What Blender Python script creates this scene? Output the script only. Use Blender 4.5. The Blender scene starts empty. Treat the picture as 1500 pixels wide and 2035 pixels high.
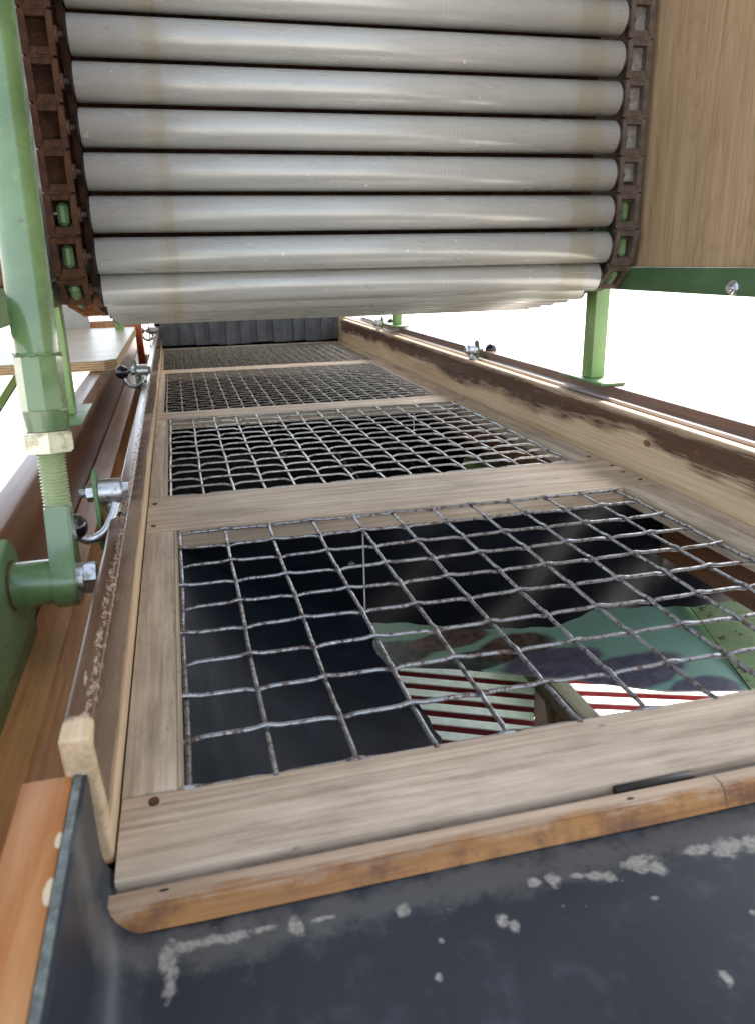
import bpy, bmesh, math, random
from mathutils import Vector, Matrix
random.seed(4)
scene = bpy.context.scene
C = scene.collection
R = math.radians
PI = math.pi

# ------------------------------------------------------------------ camera
cam_d = bpy.data.cameras.new('camera')
cam = bpy.data.objects.new('camera', cam_d); C.objects.link(cam); scene.camera = cam
def aim(yaw, pitch, roll):
    cy, sy = math.cos(yaw), math.sin(yaw)
    f = Vector((sy*math.cos(pitch), cy*math.cos(pitch), -math.sin(pitch)))
    rt = Vector((cy, -sy, 0)); up = rt.cross(f)
    r2 = rt*math.cos(roll)+up*math.sin(roll); u2 = r2.cross(f)
    m = Matrix((r2, u2, -f)).transposed().to_4x4()
    return m
M_ = aim(2.44764624e-01, 3.18199208e-01, -2.04945603e-02)
M_.translation = Vector((1.83508120e-02, -8.37573141e-01, 2.89796431e-01))
cam.matrix_world = M_
cam_d.sensor_fit = 'VERTICAL'; cam_d.sensor_height = 36; cam_d.lens = 36*1523.1/2035
cam_d.clip_start = .01; cam_d.clip_end = 600
cam_d.dof.use_dof = True; cam_d.dof.focus_distance = .95; cam_d.dof.aperture_fstop = 13

# ------------------------------------------------------------------ light
SUN = Vector((.45, .45, .77)).normalized()
w = bpy.data.worlds.new('World'); scene.world = w; w.use_nodes = True
nt = w.node_tree; nt.nodes.clear()
sky = nt.nodes.new('ShaderNodeTexSky'); sky.sky_type = 'NISHITA'; sky.sun_disc = False
sky.sun_elevation = math.asin(SUN.z); sky.sun_rotation = math.atan2(SUN.x, SUN.y)
sky.dust_density = 2.0; sky.air_density = 1.0
bg = nt.nodes.new('ShaderNodeBackground'); bg.inputs[1].default_value = .15
wo = nt.nodes.new('ShaderNodeOutputWorld')
hs = nt.nodes.new('ShaderNodeHueSaturation'); hs.inputs['Saturation'].default_value = .55
nt.links.new(sky.outputs[0], hs.inputs['Color']); nt.links.new(hs.outputs[0], bg.inputs[0]); nt.links.new(bg.outputs[0], wo.inputs[0])
sd = bpy.data.lights.new('sun', 'SUN'); sd.energy = 4.5; sd.angle = R(.5); sd.color = (1, .95, .87)
so = bpy.data.objects.new('sun', sd); C.objects.link(so)
so.rotation_euler = SUN.to_track_quat('Z', 'Y').to_euler()
vs = scene.view_settings
scene.display_settings.display_device = 'sRGB'
vs.view_transform = 'Standard'; vs.look = 'None'; vs.gamma = 1; vs.use_curve_mapping = False
vs.exposure = 2.1

# ------------------------------------------------------------------ node helper
class NT:
    def __init__(s, name, rough=.5, metal=0.0, spec=.5, off=None):
        s.m = bpy.data.materials.new(name); s.m.use_nodes = True
        s.t = s.m.node_tree; s.b = s.t.nodes['Principled BSDF']
        s.b.inputs['Roughness'].default_value = rough; s.b.inputs['Metallic'].default_value = metal
        s.b.inputs['Specular IOR Level'].default_value = spec
        s.tc = s.t.nodes.new('ShaderNodeTexCoord'); s.co = s.tc.outputs['Object']
        if off: s.co = s.map((1, 1, 1), off)
    def l(s, a, b): s.t.links.new(a, b)
    def val(s, sock, v):
        if hasattr(v, 'links'): s.l(v, sock)
        elif isinstance(v, (tuple, list)) and len(v) == 3 and sock.type == 'RGBA': sock.default_value = (*v, 1)
        else: sock.default_value = v
    def map(s, scale=(1, 1, 1), loc=(0, 0, 0), src=None, rot=(0, 0, 0)):
        n = s.t.nodes.new('ShaderNodeMapping'); s.l(src or s.co, n.inputs[0])
        n.inputs['Scale'].default_value = scale; n.inputs['Location'].default_value = loc; n.inputs['Rotation'].default_value = rot
        return n.outputs[0]
    def noise(s, scale=5, detail=4, rough=.55, vec=None, dist=0):
        n = s.t.nodes.new('ShaderNodeTexNoise'); s.l(vec or s.co, n.inputs['Vector'])
        n.inputs['Scale'].default_value = scale; n.inputs['Detail'].default_value = detail
        n.inputs['Roughness'].default_value = rough; n.inputs['Distortion'].default_value = dist
        return n.outputs[0]
    def ramp(s, f, stops, smooth=False):
        n = s.t.nodes.new('ShaderNodeValToRGB'); s.l(f, n.inputs[0]); e = n.color_ramp.elements
        if smooth: n.color_ramp.interpolation = 'EASE'
        while len(e) < len(stops): e.new(.5)
        for i, (p, c) in enumerate(stops):
            e[i].position = p; e[i].color = (c, c, c, 1) if not isinstance(c, (tuple, list)) else (*c, 1)
        return n.outputs[0]
    def mix(s, f, a, b, mode='MIX'):
        n = s.t.nodes.new('ShaderNodeMix'); n.data_type = 'RGBA'; n.blend_type = mode
        s.val(n.inputs[0], f); s.val(n.inputs[6], a); s.val(n.inputs[7], b)
        return n.outputs[2]
    def math(s, op, a, b=0.0, c=None):
        n = s.t.nodes.new('ShaderNodeMath'); n.operation = op
        s.val(n.inputs[0], a); s.val(n.inputs[1], b)
        if c is not None: s.val(n.inputs[2], c)
        return n.outputs[0]
    def xyz(s, src=None):
        n = s.t.nodes.new('ShaderNodeSeparateXYZ'); s.l(src or s.co, n.inputs[0]); return n.outputs
    def blobs(s, pts, wob=.5, nscale=60, ax=(0, 1), grow=1.0, soft=False):
        """mask of ragged blots, 1 inside; pts = (u, v, su, sv)"""
        best = None
        for (pa, pb, sa, sb) in pts:
            S = [0, 0, 0]; O = [0, 0, 0]
            sa *= grow; sb *= grow; S[ax[0]] = 1/sa; S[ax[1]] = 1/sb; O[ax[0]] = -pa/sa; O[ax[1]] = -pb/sb
            m = s.t.nodes.new('ShaderNodeVectorMath'); m.operation = 'MULTIPLY_ADD'
            s.l(s.co, m.inputs[0]); m.inputs[1].default_value = S; m.inputs[2].default_value = O
            q = s.t.nodes.new('ShaderNodeVectorMath'); q.operation = 'LENGTH'; s.l(m.outputs[0], q.inputs[0])
            best = q.outputs['Value'] if best is None else s.math('MINIMUM', best, q.outputs['Value'])
        n = s.noise(nscale, 5, .65)
        e = s.math('ADD', best, s.math('MULTIPLY', s.math('SUBTRACT', n, .5), wob*4))
        return s.ramp(e, [(.55, .95), (1.0, 0.0)] if soft else [(.72, 1.0), (.86, 0.0)])
    def bump(s, h, strength=.3, dist=.001):
        n = s.t.nodes.new('ShaderNodeBump'); n.inputs['Strength'].default_value = strength
        n.inputs['Distance'].default_value = dist; s.l(h, n.inputs['Height']); s.l(n.outputs[0], s.b.inputs['Normal'])
    def col(s, c): s.val(s.b.inputs['Base Color'], c); return s
    def rough(s, c): s.val(s.b.inputs['Roughness'], c); return s

def grain(n, axis, fine=260, along=7, seed=0):
    sc = [fine]*3; sc[axis] = along
    v = n.map(tuple(sc), (seed*3.1, seed*1.7, seed*2.3))
    g1 = n.noise(1, 3, .6, v)
    sc2 = [fine*.16]*3; sc2[axis] = along*.35
    g2 = n.noise(1, 4, .6, n.map(tuple(sc2), (seed, seed*5.1, seed)), .8)
    return g1, g2

def wood(name, axis, dark, light, fine=260, along=7, rough=.62, blot=None, seed=0, specks=True, spec=.35, coat=0):
    n = NT(name, rough, 0, spec)
    g1, g2 = grain(n, axis, fine, along, seed)
    t = n.math('ADD', n.math('MULTIPLY', g1, .45), n.math('MULTIPLY', g2, .6))
    c = n.ramp(t, [(.36, dark), (.66, light)])
    big = n.noise(9, 5, .6)
    c = n.mix(n.ramp(big, [(.42, .0), (.7, .38)]), c, tuple(x*.62 for x in dark))
    sb = [2.2]*3; sb[axis] = .5
    if blot: c = n.mix(n.ramp(n.noise(22, 5, .7, n.map(tuple(sb), (7+seed, 3, 1))), [(.5, 0.), (.72, .5)]), c, blot)
    if specks:
        sc = [140]*3; sc[axis] = 45
        c = n.mix(n.ramp(n.noise(1, 2, .5, n.map(tuple(sc), (3+seed, 9, 2))), [(.70, 0.), (.78, .7)]), c, tuple(x*.35 for x in dark))
    n.col(c); n.bump(t, .5, .0009)
    if coat: n.b.inputs['Coat Weight'].default_value = coat; n.b.inputs['Coat Roughness'].default_value = .22
    return n

M = {}
TAN_D, TAN_L = (.34, .255, .175), (.70, .575, .43)
M['deck_x'] = wood('weathered_boards_across', 0, TAN_D, TAN_L, 240, 9, .7, (.20, .15, .11), 1).m
M['deck_x2'] = wood('weathered_boards_across_b', 0, (.34, .25, .17), (.69, .56, .41), 300, 7, .7, None, 5).m
M['deck_y'] = wood('weathered_boards_along', 1, (.33, .25, .17), (.67, .555, .42), 260, 8, .7, (.13, .09, .06), 2).m
M['deck_y2'] = wood('sapwood_edge_strip', 1, (.36, .28, .19), (.6, .49, .36), 260, 8, .7, None, 3).m

def rail_mat(name, side):
    n = NT(name, .5, 0, .4)
    g1, g2 = grain(n, 1, 300, 5, 4)
    t = n.math('ADD', n.math('MULTIPLY', g1, .45), n.math('MULTIPLY', g2, .6))
    bare = n.ramp(t, [(.34, (.40, .27, .145)), (.66, (.72, .54, .345))])
    dark = n.ramp(t, [(.35, (.06, .028, .016)), (.7, (.15, .075, .045))])
    X = n.xyz()
    lw = n.noise(1, 4, .6, n.map((6, 3.2, 6), (2, 5, 1)))
    fw = n.noise(1, 4, .75, n.map((170, 11, 170), (1, 1, 1)))
    if side == 'right':
        h = n.math('ADD', n.math('MULTIPLY', X[2], 14.), n.math('MULTIPLY', n.math('SUBTRACT', lw, .5), 1.3))
        h = n.math('ADD', h, n.math('MULTIPLY', n.math('SUBTRACT', fw, .5), .6))
        m = n.ramp(h, [(.44, 0.), (.66, 1.)])            # varnish is left above
        # scrapes along the top arris
        top = n.math('ADD', n.math('MULTIPLY', X[2], 100.), n.math('MULTIPLY', fw, 2.0))
        m = n.math('MULTIPLY', m, n.ramp(n.math('MULTIPLY', top, .1), [(.82, 1.), (.90, .15)]))
        scr = n.ramp(n.noise(1, 3, .7, n.map((420, 22, 420), (5, 2, 8))), [(.66, 1.), (.70, .35)])
        m = n.math('MULTIPLY', m, scr)
        kn = n.blobs([(.055, .046, .010, .006), (.43, .045, .016, .008), (-.05, .058, .006, .004), (.80, .050, .02, .009), (1.25, .05, .03, .010)], .16, 90, ax=(1, 2))
        bare = n.mix(kn, bare, (.22, .09, .04)); dark = n.mix(kn, dark, (.16, .06, .035))
        m = n.math('MAXIMUM', m, n.ramp(n.math('MULTIPLY', X[2], 10.), [(.7975, 0.), (.7995, .25)]))
    else:
        # left rail: dark varnish nearly everywhere, bare foot strip, rubbed arris and bare end
        h = n.math('ADD', n.math('MULTIPLY', X[2], 22.), n.math('MULTIPLY', n.math('SUBTRACT', lw, .5), 1.3))
        h = n.math('ADD', h, n.math('MULTIPLY', n.math('SUBTRACT', fw, .5), .5))
        m = n.ramp(h, [(.40, 0.), (.72, 1.)])
        # rubbed arris between top and inner face
        ar = n.math('ADD', n.math('ABSOLUTE', n.math('SUBTRACT', X[0], -.0425)), n.math('ABSOLUTE', n.math('SUBTRACT', X[2], .079)))
        ar = n.math('ADD', n.math('MULTIPLY', ar, 95.), n.math('MULTIPLY', n.math('SUBTRACT', n.noise(1, 5, .8, n.map((260, 110, 260))), .5), 2.6))
        m = n.math('MULTIPLY', m, n.ramp(ar, [(-.0, .45), (.25, 1.)]))
        sl = n.ramp(n.math('MULTIPLY', X[2], 10.), [(.3, 0.), (.8, 1.)])
        ye = n.math('ADD', n.math('ADD', X[1], .4915), n.math('MULTIPLY', sl, .0145))
        en = n.math('ADD', n.math('MULTIPLY', ye, 40.), n.math('MULTIPLY', n.math('SUBTRACT', n.noise(70, 5, .75), .5), .9))
        en = n.math('SUBTRACT', en, n.ramp(n.math('MULTIPLY', X[2], 10.), [(.72, 0.), (.78, .5)]))
        endm = n.ramp(en, [(.12, 0.), (.26, 1.)])
        m = n.math('MULTIPLY', m, endm)
        scr = n.ramp(n.noise(1, 3, .7, n.map((420, 26, 420), (5, 2, 8))), [(.66, 1.), (.70, .4)])
        m = n.math('MULTIPLY', m, scr)
    n.col(n.mix(m, bare, dark)); n.rough(n.ramp(m, [(0, .6), (1, .2)])); n.bump(n.mix(.5, t, m), .45, .0009)
    return n.m
M['rail_right'] = rail_mat('worn_dark_varnish_pine', 'right')
M['rail_left'] = rail_mat('worn_dark_varnish_board', 'left')

M['red_brown'] = wood('red_brown_varnished_beam', 1, (.11, .045, .02), (.28, .125, .06), 200, 4, .38, (.16, .07, .035), 6, False, .5, .25).m
M['beam_gloss'] = wood('glossy_brown_varnish', 1, (.10, .045, .026), (.20, .10, .06), 200, 4, .3, None, 6, False, .6, 1.0); M['beam_gloss'].b.inputs['Coat Roughness'].default_value = .07; M['beam_gloss'] = M['beam_gloss'].m
M['ledge_sheen'] = wood('pale_sheen_ledge', 1, (.24, .19, .17), (.50, .44, .41), 200, 4, .3, None, 6, False, .6, .6).m  # pale colour stands in for the white sheen on the ledge
M['orange_y'] = wood('orange_varnished_edge', 1, (.34, .13, .035), (.62, .31, .11), 240, 6, .42, (.26, .10, .035), 7, True, .5, .2).m

def batten_mat():
    n = NT('rubbed_orange_batten', .5, 0, .4)
    g1, g2 = grain(n, 0, 260, 9, 9)
    t = n.math('ADD', n.math('MULTIPLY', g1, .45), n.math('MULTIPLY', g2, .6))
    bare = n.ramp(t, [(.34, (.27, .17, .10)), (.66, (.60, .45, .31))])
    org = n.ramp(t, [(.34, (.20, .07, .013)), (.66, (.47, .22, .05))])
    X = n.xyz()
    # varnish survives on the front face and the very front of the top
    h = n.math('ADD', n.math('MULTIPLY', n.math('ADD', X[1], .5325), 80.), n.math('MULTIPLY', n.math('SUBTRACT', n.noise(1, 5, .7, n.map((22, 70, 90))), .5), 1.4))
    m = n.ramp(h, [(.22, 1.), (.55, 0.)])
    c = n.mix(m, bare, org)
    c = n.mix(n.math('MULTIPLY', m, n.ramp(n.noise(30, 5, .7), [(.46, 0.), (.64, .8)])), c, (.11, .035, .012))
    c = n.mix(n.blobs([(-.014, -.5215, .0032, .0013), (.240, -.5235, .003, .0013), (.297, -.526, .0005, .010)], .12, 300), c, (.02, .012, .01))
    n.col(c); n.rough(n.ramp(m, [(0, .66), (1, .4)])); n.bump(t, .45, .0008)
    return n.m
M['batten'] = batten_mat()

def sideboard_mat():
    n = NT('faded_orange_plywood_board', .45, 0, .45)
    g1, g2 = grain(n, 1, 130, 8, 3)
    t = n.math('ADD', n.math('MULTIPLY', g1, .3), n.math('MULTIPLY', g2, .75))
    c = n.ramp(t, [(.36, (.25, .075, .017)), (.50, (.43, .155, .036)), (.68, (.60, .33, .14))])
    c = n.mix(n.blobs([(-.051, -.545, .002, .006), (-.051, -.575, .0026, .010)], .25, 90), c, (.75, .66, .45))
    n.col(c); n.bump(t, .2, .0006); return n.m
M['sideboard'] = sideboard_mat()

def ply_mat():
    n = NT('pale_plywood_face', .5, 0, .35, (.6455, .262, .1))
    v = n.map((5, 9, 1.6), (0, .2, .3)); w1 = n.noise(1, 2, .4, v, .6)
    rings = n.math('FRACT', n.math('MULTIPLY', w1, 24.))
    rings = n.ramp(rings, [(0., .2), (.10, 1.), (.75, .85), (1., .2)], True)
    f = n.noise(1, 4, .65, n.map((420, 380, 14)))
    f2 = n.noise(1, 3, .6, n.map((60, 70, 3)))
    t = n.math('ADD', n.math('MULTIPLY', rings, .07), n.math('ADD', n.math('MULTIPLY', f, .55), n.math('MULTIPLY', f2, .35)))
    c = n.ramp(t, [(.36, (.28, .18, .095)), (.70, (.52, .37, .225))])
    X = n.xyz(); yy = n.math('ADD', X[1], n.math('MULTIPLY', X[2], .05))
    for y0 in (.062, -.045):
        d = n.math('ABSOLUTE', n.math('SUBTRACT', yy, y0)); c = n.mix(n.ramp(n.math('MULTIPLY', d, 100.), [(.1, .45), (.35, 0.)]), c, (.24, .14, .07))
    n.col(c); n.bump(f, .25, .0005)
    return n.m
M['ply'] = ply_mat()
def edge_mat():
    n = NT('plywood_edge_layers', .7)
    X = n.xyz()
    s_ = n.math('SINE', n.math('MULTIPLY', X[2], 1400.))
    g = n.noise(1, 4, .6, n.map((60, 60, 400)))
    n.col(n.ramp(n.math('ADD', n.math('MULTIPLY', s_, .2), g), [(.3, (.2, .11, .05)), (.65, (.50, .33, .17))])); return n.m
M['ply_edge'] = edge_mat()
def lam_mat():
    n = NT('grey_white_laminate', .35)
    n.col(n.ramp(n.noise(14, 6, .7), [(.35, (.36, .30, .22)), (.65, (.52, .46, .36))])); return n.m
M['laminate'] = lam_mat()

def green_mat(name, a, b, chip=.72, chipc=(.10, .035, .018), rough=.34):
    n = NT(name, rough, 0, .5)
    c = n.ramp(n.noise(13, 5, .6), [(.35, a), (.65, b)])
    fine = n.noise(55, 6, .72)
    c = n.mix(n.ramp(fine, [(.60, 0.), (.66, .5)]), c, tuple(min(1, x*1.35) for x in b))
    ch = n.ramp(n.noise(34, 7, .75, n.map((1, 1, 1), (5, 5, 5))), [(chip-.05, 0.), (chip-.02, 1.)])
    c = n.mix(ch, c, chipc)
    n.col(c); n.rough(n.ramp(fine, [(.3, rough-.1), (.7, rough+.15)])); n.bump(n.noise(180, 4, .6), .12, .0008)
    return n.m
M['green'] = green_mat('scuffed_green_paint', (.08, .15, .06), (.145, .24, .10), .70)
M['green_gloss'] = green_mat('glossy_scuffed_green_enamel', (.06, .12, .042), (.115, .20, .073), .70, rough=.26)
gb = M['green_gloss'].node_tree.nodes['Principled BSDF']; gb.inputs['Coat Weight'].default_value = .8; gb.inputs['Coat Roughness'].default_value = .08
M['green_dark'] = green_mat('dark_green_paint', (.038, .085, .035), (.06, .12, .05), .78)
M['green_light'] = green_mat('light_green_paint', (.17, .28, .09), (.24, .36, .13), .80)

def metal(name, col, rough, dirt=None, amt=.6, sc=70):
    n = NT(name, rough, 1.0)
    c = col
    f = n.noise(sc, 6, .7)
    if dirt: c = n.mix(n.ramp(f, [(amt-.06, 0.), (amt+.02, 1.)]), col, dirt)
    n.col(c); n.rough(n.ramp(f, [(.3, rough-.1), (.7, rough+.2)]))
    return n
M['zinc'] = metal('zinc_plated_steel', (.62, .64, .66), .32, (.36, .34, .28), .6, 90).m
def wire_mat(name, light, brown, th):
    n = NT(name, .38, .75)
    f = n.noise(1, 5, .72, n.map((160, 160, 160)))
    c = n.mix(n.ramp(f, [(th, 0.), (th+.06, 1.)]), light, brown)
    c = n.mix(n.ramp(n.noise(260, 3, .6), [(.66, 0.), (.70, .7)]), c, (.6, .64, .68))
    n.col(c); n.rough(n.ramp(f, [(.35, .24), (.65, .5)])); n.bump(f, .25, .0006)
    return n.m
M['wire1'] = wire_mat('galvanised_wire_rubbed', (.28, .285, .285), (.12, .08, .065), .51)
M['wire2'] = wire_mat('dusty_grey_wire', (.40, .385, .36), (.20, .17, .14), .52)
M['wire3'] = wire_mat('dusty_brown_wire', (.36, .34, .31), (.17, .15, .12), .50)

def rust_mat(name, a, b, hi):
    n = NT(name, .78, .1, .3)
    f = n.noise(60, 7, .75); c = n.ramp(f, [(.34, a), (.62, b)])
    c = n.mix(n.ramp(n.noise(420, 3, .6), [(.62, 0.), (.72, .55)]), c, hi)
    n.col(c); n.bump(f, .5, .0012); return n.m
M['rust'] = rust_mat('rusty_cast_iron', (.035, .018, .012), (.125, .055, .028), (.40, .22, .12))
M['rust_grey'] = rust_mat('dull_brown_iron', (.055, .04, .03), (.14, .10, .075), (.28, .21, .16))
M['orange_rust'] = rust_mat('bright_orange_rust', (.13, .045, .015), (.34, .13, .045), (.55, .28, .12))

def roller_mat():
    n = NT('satin_grey_roller_tube', .30, 0.2, .5)
    X = n.xyz()
    oi = n.t.nodes.new('ShaderNodeObjectInfo'); va = n.t.nodes.new('ShaderNodeVectorMath'); va.operation = 'ADD'
    rv = n.math('MULTIPLY', oi.outputs['Random'], 7.0); n.l(n.co, va.inputs[0]); n.l(rv, va.inputs[1]); n.co = va.outputs[0]
    base = n.ramp(n.noise(1, 4, .6, n.map((9, 40, 40))), [(.3, (.375, .375, .35)), (.7, (.435, .435, .405))])
    def band(x0, wd, amt, c, base, nz=.005):
        d = n.math('ABSOLUTE', n.math('SUBTRACT', n.math('ADD', X[0], n.math('MULTIPLY', n.math('SUBTRACT', n.noise(1, 2, .5, n.map((2, 50, 50))), .5), nz)), x0))
        return n.mix(n.ramp(n.math('MULTIPLY', d, 10.), [((wd*10)*.65, amt), (wd*10*1.05, 0.)], True), base, c)
    c = band(.018, .012, .6, (.36, .32, .235), base)
    c = band(.008, .009, .35, (.45, .44, .38), c)
    c = band(.555, .022, .65, (.34, .31, .235), c, .012)
    # fine turned rings
    ring = n.math('SINE', n.math('MULTIPLY', X[0], 1150.))
    rm = n.ramp(n.math('MULTIPLY', n.math('ABSOLUTE', n.math('SUBTRACT', X[0], .368)), 10.), [(.1, 1.), (.24, 0.)])
    c = n.mix(n.math('MULTIPLY', n.math('MULTIPLY', rm, n.ramp(ring, [(0., .0), (.9, 1.)])), .16), c, (.62, .62, .60))
    c = n.mix(n.ramp(n.noise(120, 5, .75), [(.70, 0.), (.78, .25)]), c, (.28, .26, .21))
    c = n.mix(n.ramp(n.noise(75, 3, .6, n.map((1, 1, 1), (4, 4, 4))), [(.72, 0.), (.74, .8)]), c, (.72, .72, .70))
    n.col(c)
    n.rough(n.ramp(n.noise(1, 4, .6, n.map((5, 30, 30))), [(.3, .24), (.7, .34)]))
    return n.m
M['roller'] = roller_mat()
def plain(name, c, rough, metal=0, spec=.5, nscale=20, var=.2):
    n = NT(name, rough, metal, spec)
    n.col(n.ramp(n.noise(nscale, 5, .65), [(.3, tuple(x*(1-var) for x in c)), (.7, tuple(x*(1+var) for x in c))])); return n
M['cap'] = plain('black_plastic_cap', (.012, .013, .014), .35).m
M['knob'] = plain('black_bakelite', (.010, .009, .010), .12, 0, .6).m
M['steel_dark'] = plain('brushed_guard_steel', (.42, .41, .38), .3, .3, .5, 160, .4).m
M['void'] = plain('black_void_board', (.006, .0055, .005), .9, 0, .1).m  # near-black colour standing in for deep shade in the voids
def rubber(name, c, rough, lines=None):
    n = NT(name, rough, 0, .25)
    n.b.inputs['Specular IOR Level'].default_value = .15 if c[0] < .02 else .3
    cc = n.ramp(n.noise(26, 5, .7), [(.3, tuple(x*.7 for x in c)), (.7, tuple(x*1.3 for x in c))])
    n.col(cc)
    if lines is not None:
        X = n.xyz(); n.bump(n.math('SINE', n.math('MULTIPLY', X[lines], 2600.)), .09, .0003)
    else: n.bump(n.noise(9, 3, .5), .5, .004)
    n.rough(n.ramp(n.noise(12, 5, .6), [(.3, rough-.08), (.7, rough+.12)]))
    return n.m
M['rubber'] = rubber('black_rubber_sheet', (.004, .0055, .009), .3)
M['rubber_rib'] = rubber('ribbed_black_rubber', (.005, .008, .014), .45, 0)
M['curtain'] = rubber('dusty_rubber_strip', (.11, .113, .12), .55)

def tray_mat():
    n = NT('chipped_blue_black_paint', .42, 0, .5, (.2, -.75, -.02))
    c = n.ramp(n.noise(7, 5, .6), [(.3, (.013, .0185, .027)), (.7, (.024, .031, .042))])
    c = n.mix(n.ramp(n.noise(40, 6, .7), [(.55, 0.), (.72, .35)]), c, (.10, .115, .13))
    X = n.xyz()
    # grey rubbed band close to the batten
    band = n.math('ADD', n.math('MULTIPLY', n.math('ABSOLUTE', n.math('ADD', X[1], .546)), 30.), n.math('MULTIPLY', n.math('SUBTRACT', n.noise(60, 6, .75), .5), 1.6))
    c = n.mix(n.ramp(band, [(.12, .42), (.5, 0.)]), c, (.17, .165, .15))
    pts = [(-.013, -.553, .0035, .010), (-.012, -.567, .0028, .006), (-.006, -.546, .006, .003), (.006, -.5455, .010, .0025), (.018, -.546, .005, .003), (.030, -.545, .006, .0018),
           (.047, -.548, .0032, .0045), (.060, -.547, .005, .0012), (.098, -.553, .003, .0035), (.142, -.572, .0028, .0035), (.146, -.577, .002, .003), (.168, -.554, .003, .003), (.177, -.5555, .0035, .004),
           (.190, -.556, .003, .002), (.200, -.558, .005, .003), (.205, -.560, .003, .003), (.226, -.5555, .008, .004), (.233, -.561, .004, .005), (.224, -.560, .004, .003), (.262, -.556, .008, .003), (.278, -.559, .009, .005), (.295, -.561, .008, .006),
           (.110, -.575, .0012, .0012), (.103, -.593, .0014, .0014), (.220, -.579, .002, .0014), (.223, -.628, .002, .003), (.29, -.585, .003, .002), (.26, -.60, .0015, .0015)]
    ch = n.blobs(pts, .62, 150, grow=1.35, soft=True)
    ch = n.math('MAXIMUM', ch, n.ramp(n.noise(190, 4, .65), [(.715, 0.), (.745, 1.)]))
    c = n.mix(n.math('MULTIPLY', ch, n.ramp(n.noise(420, 4, .7), [(.35, .45), (.6, 1.)])), c, (.36, .34, .285))
    n.col(c); n.rough(n.ramp(ch, [(0, .40), (1, .8)])); n.bump(ch, .25, -.0005)
    return n.m
M['tray'] = tray_mat()
M['tray_edge'] = plain('rubbed_grey_sheet_edge', (.16, .19, .18), .5, .2, .5, 160, .6).m

def ground_mat():
    n = NT('pale_concrete', .85)
    n.col(n.ramp(n.noise(1.7, 7, .6), [(.3, (.45, .42, .375)), (.7, (.58, .55, .50))])); n.bump(n.noise(40, 5, .6), .3, .01); return n.m
M['ground'] = ground_mat()

def chute_mat():
    n = NT('worn_green_chute_paint', .3, 0, .5, (.6, .4, -.4))
    X = n.xyz()
    c = n.ramp(n.noise(6, 4, .6), [(.3, (.20, .38, .28)), (.7, (.28, .46, .35))])
    dk = n.ramp(n.noise(45, 6, .7), [(.42, (.020, .022, .020)), (.62, (.07, .10, .085))])
    br = n.ramp(n.noise(60, 6, .72), [(.44, (.045, .028, .022)), (.60, (.15, .10, .08))])
    vi = n.ramp(n.noise(50, 6, .72), [(.40, (.085, .085, .125)), (.64, (.17, .15, .18))])
    c = n.mix(n.blobs([(.30, .36, .16, .055), (.47, .30, .14, .035)], .10, 14), c, dk)
    c = n.mix(n.blobs([(.455, .375, .10, .035), (.56, .315, .09, .05)], .12, 16), c, br)
    c = n.mix(n.blobs([(.70, .185, .15, .060), (.60, .25, .12, .05), (.80,.10,.08,.05)], .10, 14), c, vi)
    n.col(c); return n.m
M['chute'] = chute_mat()
M['chute_right'] = green_mat('olive_green_chute_paint', (.20, .29, .13), (.26, .36, .17), .62, (.09, .04, .025))
M['white_paint'] = plain('chalky_white_board', (.80, .79, .76), .6, 0, .5, 50, .15).m
M['red_paint'] = plain('dark_red_paint', (.24, .02, .028), .5, 0, .5, 60, .3).m
M['old_wood'] = wood('grey_old_timber', 1, (.12, .095, .07), (.26, .22, .17), 160, 6, .8, None, 8).m
M['panel_grey'] = plain('grey_white_board', (.45, .44, .42), .6).m
M['canopy_shade'] = plain('shade_canopy_sheet', (.30, .31, .32), .6).m
M['lampred'] = plain('orange_plastic', (.55, .12, .03), .4).m

# ------------------------------------------------------------------ mesh helpers
def rect_pts(x0, x1, y0, y1, z0, z1):
    return [(x, y, z) for x in (x0, x1) for y in (y0, y1) for z in (z0, z1)]
def add_box(bm, x0, x1, y0, y1, z0, z1, bev=0, seg=2):
    b = bmesh.new()
    bmesh.ops.create_cube(b, size=1)
    for v in b.verts:
        v.co = Vector((x0 if v.co.x < 0 else x1, y0 if v.co.y < 0 else y1, z0 if v.co.z < 0 else z1))
    if bev: bmesh.ops.bevel(b, geom=list(b.edges), offset=bev, segments=seg, profile=.6, affect='EDGES')
    join(bm, b)
def join(bm, b, mat=None):
    if mat is not None: bmesh.ops.transform(b, matrix=mat, verts=b.verts)
    me = bpy.data.meshes.new('t'); b.to_mesh(me); b.free(); bm.from_mesh(me); bpy.data.meshes.remove(me)
def frame_of(d):
    d = Vector(d).normalized()
    return d.to_track_quat('Z', 'Y').to_matrix()
def add_cyl(bm, p0, p1, r0, r1=None, n=24, bev=0, rot=0):
    p0, p1 = Vector(p0), Vector(p1); r1 = r0 if r1 is None else r1
    b = bmesh.new(); L = (p1-p0).length
    bmesh.ops.create_cone(b, cap_ends=True, segments=n, radius1=r0, radius2=r1, depth=L)
    if bev:
        bmesh.ops.bevel(b, geom=[e for e in b.edges if len(e.link_faces) == 2 and any(len(f.verts) > 4 or n <= 4 for f in e.link_faces)], offset=bev, segments=2, affect='EDGES')
    if n == 6 or n == 8: pass
    m = Matrix.Translation((p0+p1)/2) @ frame_of(p1-p0).to_4x4() @ Matrix.Rotation(rot, 4, 'Z')
    join(bm, b, m)
def add_ball(bm, c, r, sx=1, seg=32):
    b = bmesh.new(); bmesh.ops.create_uvsphere(b, u_segments=seg, v_segments=seg//2, radius=r)
    join(bm, b, Matrix.Translation(c))
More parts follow.
